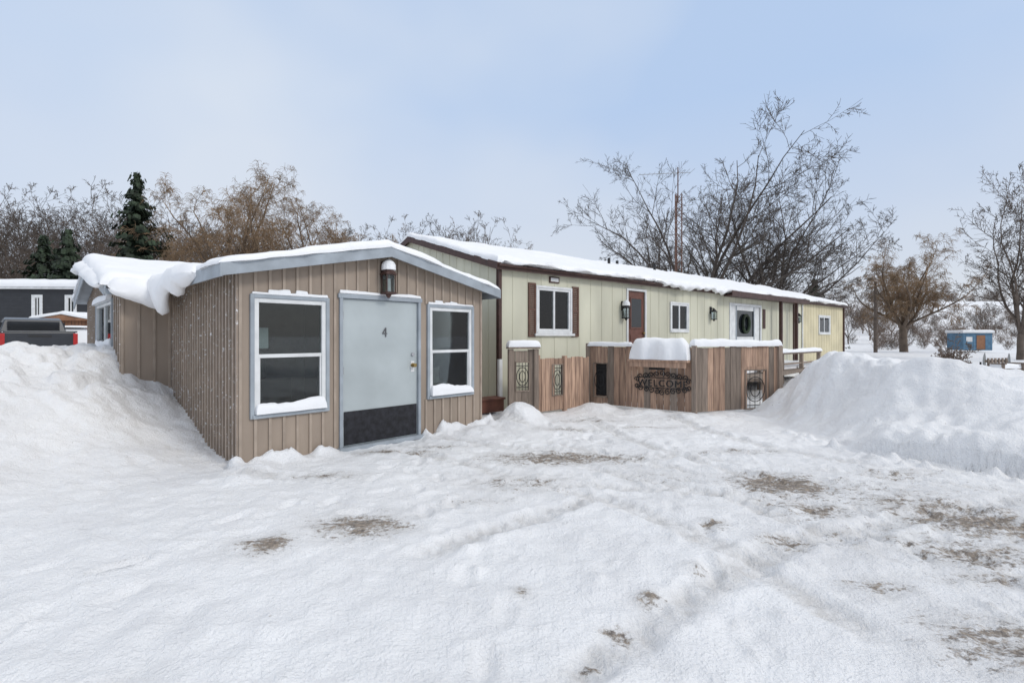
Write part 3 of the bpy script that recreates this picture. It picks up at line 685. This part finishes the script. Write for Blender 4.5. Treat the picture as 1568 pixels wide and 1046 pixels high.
wl=norm(gen(22,18,.5,11,.2,1.15,rmin=.016,hang=.18,limbL=.65,**WK),18.2,99.5)
place('willow_tree',wl,WILLOW,-26.8,48,0,mt2=WBARK)
place('willow_tree',wl,WILLOW,-19.8,49,0,2.2,.86,mt2=WBARK)
place('bare_birch_tree',norm(gen(31,13,.20,9,.15,.5,up=(0,.12,.10,.06,.03),kids=(11,8,7),rmin=.013),12.0),BARKB,31.0,29.5,0)
def copies(name,base_objs,items):
    e=empty(name)
    for i,(x,y,s,r,k) in enumerate(items):
        o=bpy.data.objects.new('tree_%d'%i,base_objs[k]); COL.objects.link(o); o.parent=e
        o.location=(x,y,float(height(x,y,False))-.3); o.scale=(s*random.uniform(.85,1.15),s*random.uniform(.85,1.15),s); o.rotation_euler=(0,0,r)
    return e
def meshof(S,mt,nm):
    o=tubes(nm,S,mt); me=o.data; bpy.data.objects.remove(o); return me
d1=meshof(norm(gen(41,16,.22,7,.2,.7,up=UP,kids=(9,7,5),rmin=.018),16),BARKB,'d1')
d2=meshof(norm(gen(42,16,.22,8,.12,.9,up=UP,kids=(9,7,5),rmin=.018),16),BRUSH,'d2')
d3=meshof(norm(gen(43,16,.20,6,.25,.6,up=UP,kids=(9,7,5),rmin=.018),16),BARK,'d3')
b1=meshof(norm(gen(44,4,.05,12,.03,1.0,kids=(7,5,4),rmin=.012),4),BRUSH,'b1')
b2=meshof(norm(gen(45,4,.05,12,.03,.8,kids=(7,5,4),rmin=.012),4),BARKB,'b2')
R=random.Random(9); it=[]
def ppos(px,Yd): return (px-784)/740*Yd
for px in range(-60,330,15):
    Yd=R.uniform(58,80); top=302+R.uniform(-14,40); H=1.5+(516-top)*Yd/740; it.append((ppos(px+R.uniform(-6,6),Yd),Yd,H/16,R.uniform(0,6),R.choice((0,1,2,0))))
for px in range(300,770,17):
    Yd=R.uniform(75,100); top=348+R.uniform(-26,24); H=1.5+(516-top)*Yd/740; it.append((ppos(px+R.uniform(-6,6),Yd),Yd,H/16,R.uniform(0,6),R.choice((0,1,2))))
copies('distant_bare_trees',[d1,d2,d3],it)
it=[]
for px in range(1200,1640,11):
    Yd=R.uniform(70,110); top=R.uniform(425,465) if px<1400 else R.uniform(460,490); x=ppos(px,Yd); H=max(2.5,1.5+(516-top)*Yd/740-float(height(x,Yd,False))); it.append((x,Yd,H/16,R.uniform(0,6),R.choice((0,1,1))))
copies('distant_hillside_trees',[d1,d2,d3],it)
it=[]
for i in range(120):
    px=R.uniform(1250,1640); Yd=R.uniform(50,120)
    it.append((ppos(px,Yd),Yd,R.uniform(.35,.95),R.uniform(0,6),R.choice((0,1,0))))
for i in range(26):
    px=R.uniform(1250,1640); it.append((ppos(px,185),R.uniform(180,200),R.uniform(1.,1.8),R.uniform(0,6),R.choice((0,1,0))))
for i in range(40):
    px=R.uniform(-40,140); Yd=R.uniform(45,55); it.append((ppos(px,Yd),Yd,R.uniform(.8,1.6),R.uniform(0,6),R.choice((0,1))))
copies('distant_brush',[b1,b2],it)
sh=tubes('bare_shrub',norm(gen(46,1.4,.02,18,.04,1.2,kids=(8,6,4),rmin=.007),1.3),BRUSH); sh.location=(12.4,13.7,.2)
sh=tubes('bare_shrub',norm(gen(47,1.4,.02,14,.04,1.2,kids=(7,5,4),rmin=.006),1.1),BRUSH); sh.location=(15.6,17.0,.1)
def spruce(name,x,y,H,Rb,seed,snow=0,z=0):
    r=np.random.RandomState(seed); e=empty(name,(x,y,z),0)
    V=[];F=[];VS=[];FS=[]
    def q(VV,FF,c,a,b_):
        k=len(VV); VV.extend([c-a-b_,c+a-b_*.6,c+a*.8+b_,c-a*.9+b_*.7]); FF.append((k,k+1,k+2,k+3))
    nw=int(H*3.0)
    for i in range(nw):
        t=(i+r.rand()*.6)/nw; zz=H*(.05+.95*t); rad=Rb*(1-t)**.8*(.6+.6*r.rand())+.12
        for k in range(r.randint(6,10)):
            an=r.rand()*6.283; L=rad*(.6+.6*r.rand()); dr=np.array([math.cos(an),math.sin(an),0]); sd=np.array([-dr[1],dr[0],0])
            ns=int(4+L*8)
            for s in range(ns):
                f=(s+.5)/ns; c=dr*L*f+np.array([0,0,zz-.28*L*f+.12*L*f*f*1.6])+r.normal(0,.07,3)
                w=(.10+.15*(1-f))*min(1,.4+rad/2)
                q(V,F,c,sd*w*r.uniform(.6,1.3)+r.normal(0,.03,3),dr*w*.9+np.array([0,0,-.10-.15*r.rand()]))
                if snow and r.rand()<snow: q(VS,FS,c+np.array([0,0,.09]),sd*w*.9,dr*w*.7)
    npmesh('needles',np.array(V),F,NEED,e,False)
    if VS: npmesh('snow_on_branches',np.array(VS),FS,SNOW,e,False)
    mm=M(); mm.cyl((0,0,-.5),(0,0,H*.97),.22,.02,BARK,8); mm.obj('trunk',e)
spruce('spruce_tree',-31.0,40,15.0,4.9,1)
spruce('snowy_evergreen_tree',-38.8,40,9.8,3.3,2,.3)
spruce('snowy_evergreen_tree',-35.8,39,10.2,3.3,3,.3)
spruce('snowy_evergreen_tree',-40.5,43,9.3,3.3,6,.3)
spruce('snowy_evergreen_tree',-33.4,42,8.3,3.0,4,.2)
spruce('spruce_tree',37.5,60,8.6,3.0,5)

# ================================================================= antenna tower, pole
m=M(); b0=[(-.2,-.12),(.2,-.12),(0,.22)]; Ht=12.0
for a,b_ in b0: m.cyl((a,b_,0),(a,b_,Ht*.86),.035,.035,SHUT,6)
z=0
while z<Ht*.86-.5:
    for i in range(3):
        a=b0[i];c=b0[(i+1)%3]; m.cyl((*a,z),(*c,z+.4),.02,.02,SHUT,4); m.cyl((*c,z+.4),(*a,z+.8),.02,.02,SHUT,4)
    z+=.8
m.cyl((0,0,Ht*.82),(0,0,Ht),.035,.035,SHUT,6); m.cyl((-2.4,0,Ht-.45),(.9,.3,Ht-.2),.02,.02,GREYM,6)
for k in range(12):
    t_=k/11; x=-2.4+3.3*t_; l=.25+.45*t_; m.cyl((x,.3*t_-l,Ht-.45+.25*t_),(x,.3*t_+l,Ht-.45+.25*t_),.010,.010,GREYM,4)
o=m.obj('antenna_tower'); o.location=(10.3,30,0)
m=M(); m.cyl((0,0,-.5),(0,0,8.4),.16,.12,BARKB,10); m.box(-1.1,1.1,-.06,.06,7.7,7.85,BARKB)
for x in(-1,-.4,.4,1): m.cyl((x,0,7.85),(x,0,8.05),.04,.03,WHITE,6)
o=m.obj('utility_pole'); o.location=(33.1,44,0); o.scale=(1,1,.78); o.rotation_euler=(0,0,1.2)

# ================================================================= left background
dh=empty('charcoal_mobile_home',(-33,25.5,1.0),math.radians(3))
m=M(); ow=[(1.9,2.6,1.4,2.75),(3.5,4.15,1.4,2.75),(7.3,7.85,1.4,2.75),(9.0,9.6,1.4,2.75)]
wall(m,0,11.2,-1.0,3.05,0,.1,ow,CHAR)
z=-.9
while z<3.0:
    xs_=[0]+[v for o_ in ow for v in(o_[0],o_[1])]+[11.2]
    if 1.35<z<2.8:
        for i in range(0,len(xs_),2): m.box(xs_[i],xs_[i+1],-.012,-.001,z,z+.02,CHAR)
    else: m.box(0,11.2,-.012,-.001,z,z+.02,CHAR)
    z+=.18
m.box(11.1,11.2,.1,4,-1,3.05,CHAR); m.box(0,.1,.1,4,-1,3.05,CHAR); m.box(0,11.2,3.9,4,-1,3.05,CHAR)
m.box(-.2,11.4,-.2,4.2,3.051,3.2,WHITE)
for o_ in ow:
    m.box(o_[0],o_[1],.3,.35,o_[2],o_[3],INT)
    window(m,*o_,trim=.11,tm=WHITE,hung=False,fr=.05)
m.obj('walls_windows',dh)
snow_pad('roof_snow',dh,-.25,11.45,-.25,4.25,lambda x,y:3.21+.16*(2-np.abs(y-2)),.28,.15,.3,.15,.02,70)
os_=empty('orange_wood_shed',(-20.6,20.8,.0),.1)
m=M(); m.box(0,2.4,0,1.5,0,2.25,ORW)
for i in range(18): m.box(i*.137,i*.137+.012,-.008,-.001,0,2.2,BROWN)
m.prism([(-.1,-.15,2.2),(2.5,-.15,2.2),(1.2,-.15,2.45)],(0,1.8,0),ORW); m.box(.6,1.3,-.02,-.009,.1,1.9,BROWN)
m.obj('shed_body',os_)
snow_pad('roof_snow',os_,-.12,2.52,-.17,1.68,lambda x,y:2.22+.26*(1-np.abs(x-1.2)/1.3),.14,.12,.1,.2,.02,71)
def loft(m,sections,mt):
    k=len(sections[0][1]); vs=[(x,y,z) for y,r in sections for x,z in r]; fs=[]
    for i in range(len(sections)-1):
        for j in range(k): fs.append((i*k+j,i*k+(j+1)%k,(i+1)*k+(j+1)%k,(i+1)*k+j))
    fs.append(list(range(k))[::-1]); fs.append([(len(sections)-1)*k+j for j in range(k)]); m.add(vs,fs,mt)
def ring(w,wb,z0,z1,c=.08): return [(-wb,z0),(wb,z0),(w,z0+.25),(w,z1-c),(w-c,z1),(-w+c,z1),(-w,z1-c),(-w,z0+.25)]
def wheel(m,x,y,r,w=.24):
    m.cyl((x-w/2,y,r),(x+w/2,y,r),r,r,TIRE,22)
    for s in(-1,1): m.cyl((x+s*w*.5,y,r),(x+s*(w*.5+.012),y,r),r*.62,r*.58,CHROME,16)
tr=empty('dark_pickup_truck',(-16.5,16.9,.30),math.radians(49))
m=M()
loft(m,[(0,ring(.98,.90,.5,1.36)),(1.9,ring(1.0,.92,.42,1.36)),(2.0,ring(1.0,.92,.42,1.30)),(4.3,ring(1.0,.92,.42,1.28)),(5.5,ring(.96,.88,.42,1.20)),(5.75,ring(.85,.8,.5,1.0))],TRUCK)
m.box(-.99,-.92,.02,1.92,1.35,1.41,TRUCK); m.box(.92,.99,.02,1.92,1.35,1.41,TRUCK); m.box(-.9,.9,.0,.07,1.35,1.41,TRUCK)
gl=[(1.98,1.30),(2.08,1.84),(2.5,1.93),(3.5,1.91),(4.3,1.30)]
def green(m,pts,wl,wh,mt,zl,zh):
    vs=[];n=len(pts)
    for s in(-1,1):
        for y,z in pts: w=wl+(wh-wl)*(z-zl)/(zh-zl); vs.append((s*w,y,z))
    fs=[list(range(n)),[n+i for i in range(n)][::-1]]+[(i,(i+1)%n,n+(i+1)%n,n+i) for i in range(n)]
    m.add(vs,fs,mt)
green(m,gl,.93,.76,TRUCK,1.3,1.9)
m.obj('body',tr,bevel=.03)
m=M(); m.box(-.70,.70,1.93,2.02,1.42,1.78,DGL); m.box(-.89,.89,2.3,3.6,1.40,1.74,DGL)
m.box(-.985,-.86,-.03,.10,.92,1.32,RED); m.box(.86,.985,-.03,.10,.92,1.32,RED); m.box(-.3,.3,-.018,.0,1.18,1.27,BLACK)
m.box(-.80,.80,-.012,.0,.62,1.33,TRUCK); m.box(-.98,.98,-.18,-.02,.48,.66,CHROME); m.box(-.16,.16,-.19,-.18,.52,.62,WHITE)
m.obj('lights_and_bumper',tr,bevel=.012)
m=M()
for x in(-.87,.87):
    for y in(1.05,4.65): wheel(m,x,y,.40)
m.box(-1.2,-.98,3.6,3.75,1.3,1.5,BLACK); m.box(.98,1.2,3.6,3.75,1.3,1.5,BLACK)
m.obj('wheels_and_mirrors',tr,bevel=.015)
snow_pad('truck_bed_snow',tr,-.88,.88,.08,1.9,flat(1.33),.05,.1,.1,.4,.02,76)
cr_=empty('white_parked_car',(-17.4,19.6,.25),math.radians(65))
m=M(); loft(m,[(0,ring(.8,.75,.4,.9)),(.2,ring(.87,.82,.28,1.0)),(1.5,ring(.89,.84,.25,1.02)),(3.4,ring(.89,.84,.25,.98)),(4.3,ring(.84,.8,.28,.82)),(4.5,ring(.72,.7,.35,.7))],CARW)
green(m,[(.35,1.0),(.8,1.5),(1.3,1.65),(2.4,1.65),(3.4,.98)],.85,.62,CARW,1.0,1.65); m.obj('body',cr_,bevel=.04)
m=M(); green(m,[(.6,1.06),(.95,1.48),(1.35,1.56),(2.35,1.56),(3.05,1.06)],.862,.66,DGL,1.0,1.65); m.box(-.82,-.55,-.01,.05,.7,.85,RED); m.box(.55,.82,-.01,.05,.7,.85,RED)
for x in(-.78,.78):
    for y in(.85,3.5): wheel(m,x,y,.32,.2)
m.obj('glass_and_wheels',cr_,bevel=.01)
snow_pad('car_snow',cr_,-.6,.6,.9,2.4,flat(1.64),.07,.1,.1,.3,.02,77)

# ================================================================= right background
bs=empty('blue_garden_shed',(42.0,45,.25),-.15)
m=M(); m.box(0,2.4,0,2.0,0,1.6,BLUE)
for i in range(12): m.box(.05+i*.2,.07+i*.2,-.012,-.001,0,1.6,BLUE)
m.box(1.1,1.8,-.03,-.013,.1,1.4,ORW); m.box(.25,.75,-.03,-.013,.8,1.25,WHITE); m.box(-.1,2.5,-.12,2.1,1.6,1.68,WHITE); m.obj('shed_body',bs)
snow_pad('roof_snow',bs,-.12,2.52,-.14,2.12,flat(1.68),.2,.12,.1,.3,.02,81)
gb=empty('garden_bench',(13.4,13.6,.28),.25)
m=M()
for i in range(6): m.box(i*.14,i*.14+.06,0,.03,-.3,.62,WOODG)
for z in(.2,.5): m.box(-.04,.84,.031,.06,z,z+.07,WOODG)
for z in(.1,.17,.24): m.box(-.02,.82,-.06-(z-.1)*1.6-.04,-.06-(z-.1)*1.6+.02,.30,.33,WOODG)
for x in(0,.76): m.box(x,x+.05,-.36,-.3,-.4,.5,WOODG); m.box(x,x+.05,-.4,.03,.46,.50,WOODG)
m.obj('bench_slats',gb,bevel=.004); snow_pad('bench_snow',gb,0,.82,-.32,-.02,flat(.34),.12,.06,.05,.3,.01,82)
for (x,y,r_) in((15.0,15.4,.30),(16.2,15.8,.27)):
    e=empty('satellite_dish',(x,y,.25),.9); m=M(); vs=[(0,0,0)];
    n=18; fs=[]
    for k in(1,2,3):
        for i in range(n):
            a=2*math.pi*i/n; rr=r_*k/3; vs.append((rr*math.cos(a),-rr*rr*.5,rr*math.sin(a)))
    fs+=[(0,1+i,1+(i+1)%n) for i in range(n)]
    for k in(0,1):
        fs+=[(1+k*n+i,1+(k+1)*n+i,1+(k+1)*n+(i+1)%n,1+k*n+(i+1)%n) for i in range(n)]
    m.add([(a,b_,c+.45) for a,b_,c in vs],fs,GREYM); m.cyl((0,.05,-.4),(0,.05,.45),.025,.025,BLACK,8); m.cyl((0,0,.3),(0,-.3,.42),.012,.012,BLACK,6)
    m.obj('dish',e)

# ================================================================= WORLD, SUN, CAMERA
w=bpy.data.worlds.new('World'); scene.world=w; w.use_nodes=True; nt=w.node_tree; N=nt.nodes; Lk=nt.links
bg=N['Background']; bg.inputs['Strength'].default_value=.10
sky=N.new('ShaderNodeTexSky'); sky.sky_type='NISHITA'; sky.sun_disc=False
sky.sun_elevation=math.radians(33); sky.sun_rotation=math.radians(122); sky.air_density=1.0; sky.dust_density=2.0; sky.ozone_density=2.0
tc=N.new('ShaderNodeTexCoord'); mp=N.new('ShaderNodeMapping'); mp.inputs['Scale'].default_value=(1,1,1.5); mp.inputs['Location'].default_value=(.35,0,.1)
Lk.new(tc.outputs['Generated'],mp.inputs['Vector'])
no=N.new('ShaderNodeTexNoise'); no.inputs['Scale'].default_value=1.9; no.inputs['Detail'].default_value=3; no.inputs['Roughness'].default_value=.4
Lk.new(mp.outputs['Vector'],no.inputs['Vector'])
cr=N.new('ShaderNodeValToRGB'); cr.color_ramp.elements[0].position=.38; cr.color_ramp.elements[1].position=.70
cr.color_ramp.elements[0].color=(5.2,6.7,9.2,1); cr.color_ramp.elements[1].color=(7.4,8.2,9.4,1)
Lk.new(no.outputs['Fac'],cr.inputs['Fac'])
sx=N.new('ShaderNodeSeparateXYZ'); Lk.new(tc.outputs['Generated'],sx.inputs[0])
mr=N.new('ShaderNodeMapRange'); mr.inputs['From Min'].default_value=0; mr.inputs['From Max'].default_value=.42; mr.inputs['To Min'].default_value=.95; mr.inputs['To Max'].default_value=0
Lk.new(sx.outputs['Z'],mr.inputs['Value'])
hz_=N.new('ShaderNodeMix'); hz_.data_type='RGBA'; Lk.new(mr.outputs[0],hz_.inputs[0]); Lk.new(cr.outputs[0],hz_.inputs[6]); hz_.inputs[7].default_value=(7.7,8.0,8.6,1)
mz=N.new('ShaderNodeMapRange'); mz.inputs['From Min'].default_value=.60; mz.inputs['From Max'].default_value=.95; mz.inputs['To Min'].default_value=0; mz.inputs['To Max'].default_value=1
Lk.new(sx.outputs['Z'],mz.inputs['Value'])
zn=N.new('ShaderNodeMix'); zn.data_type='RGBA'; Lk.new(mz.outputs[0],zn.inputs[0]); Lk.new(hz_.outputs[2],zn.inputs[6]); zn.inputs[7].default_value=(13.6,13.2,12.7,1)
mx=N.new('ShaderNodeMix'); mx.data_type='RGBA'; mx.inputs[0].default_value=.88
Lk.new(sky.outputs[0],mx.inputs[6]); Lk.new(zn.outputs[2],mx.inputs[7]); Lk.new(mx.outputs[2],bg.inputs['Color'])
ld=bpy.data.lights.new('sun','SUN'); ld.energy=1.15; ld.angle=math.radians(14); ld.color=(1,.95,.87)
lo=bpy.data.objects.new('sun',ld); COL.objects.link(lo)
d=Vector((.80,-.50,.62)).normalized(); lo.rotation_euler=d.to_track_quat('Z','Y').to_euler()
cam=bpy.data.cameras.new('camera'); co=bpy.data.objects.new('camera',cam); COL.objects.link(co); scene.camera=co
co.location=(0,0,1.5); co.rotation_euler=(math.radians(90),0,0); cam.lens=16.99; cam.sensor_width=36; cam.shift_y=-.0045; cam.clip_end=3000; cam.clip_start=.05
scene.view_settings.view_transform='Standard'; scene.view_settings.look='None'; scene.view_settings.exposure=0
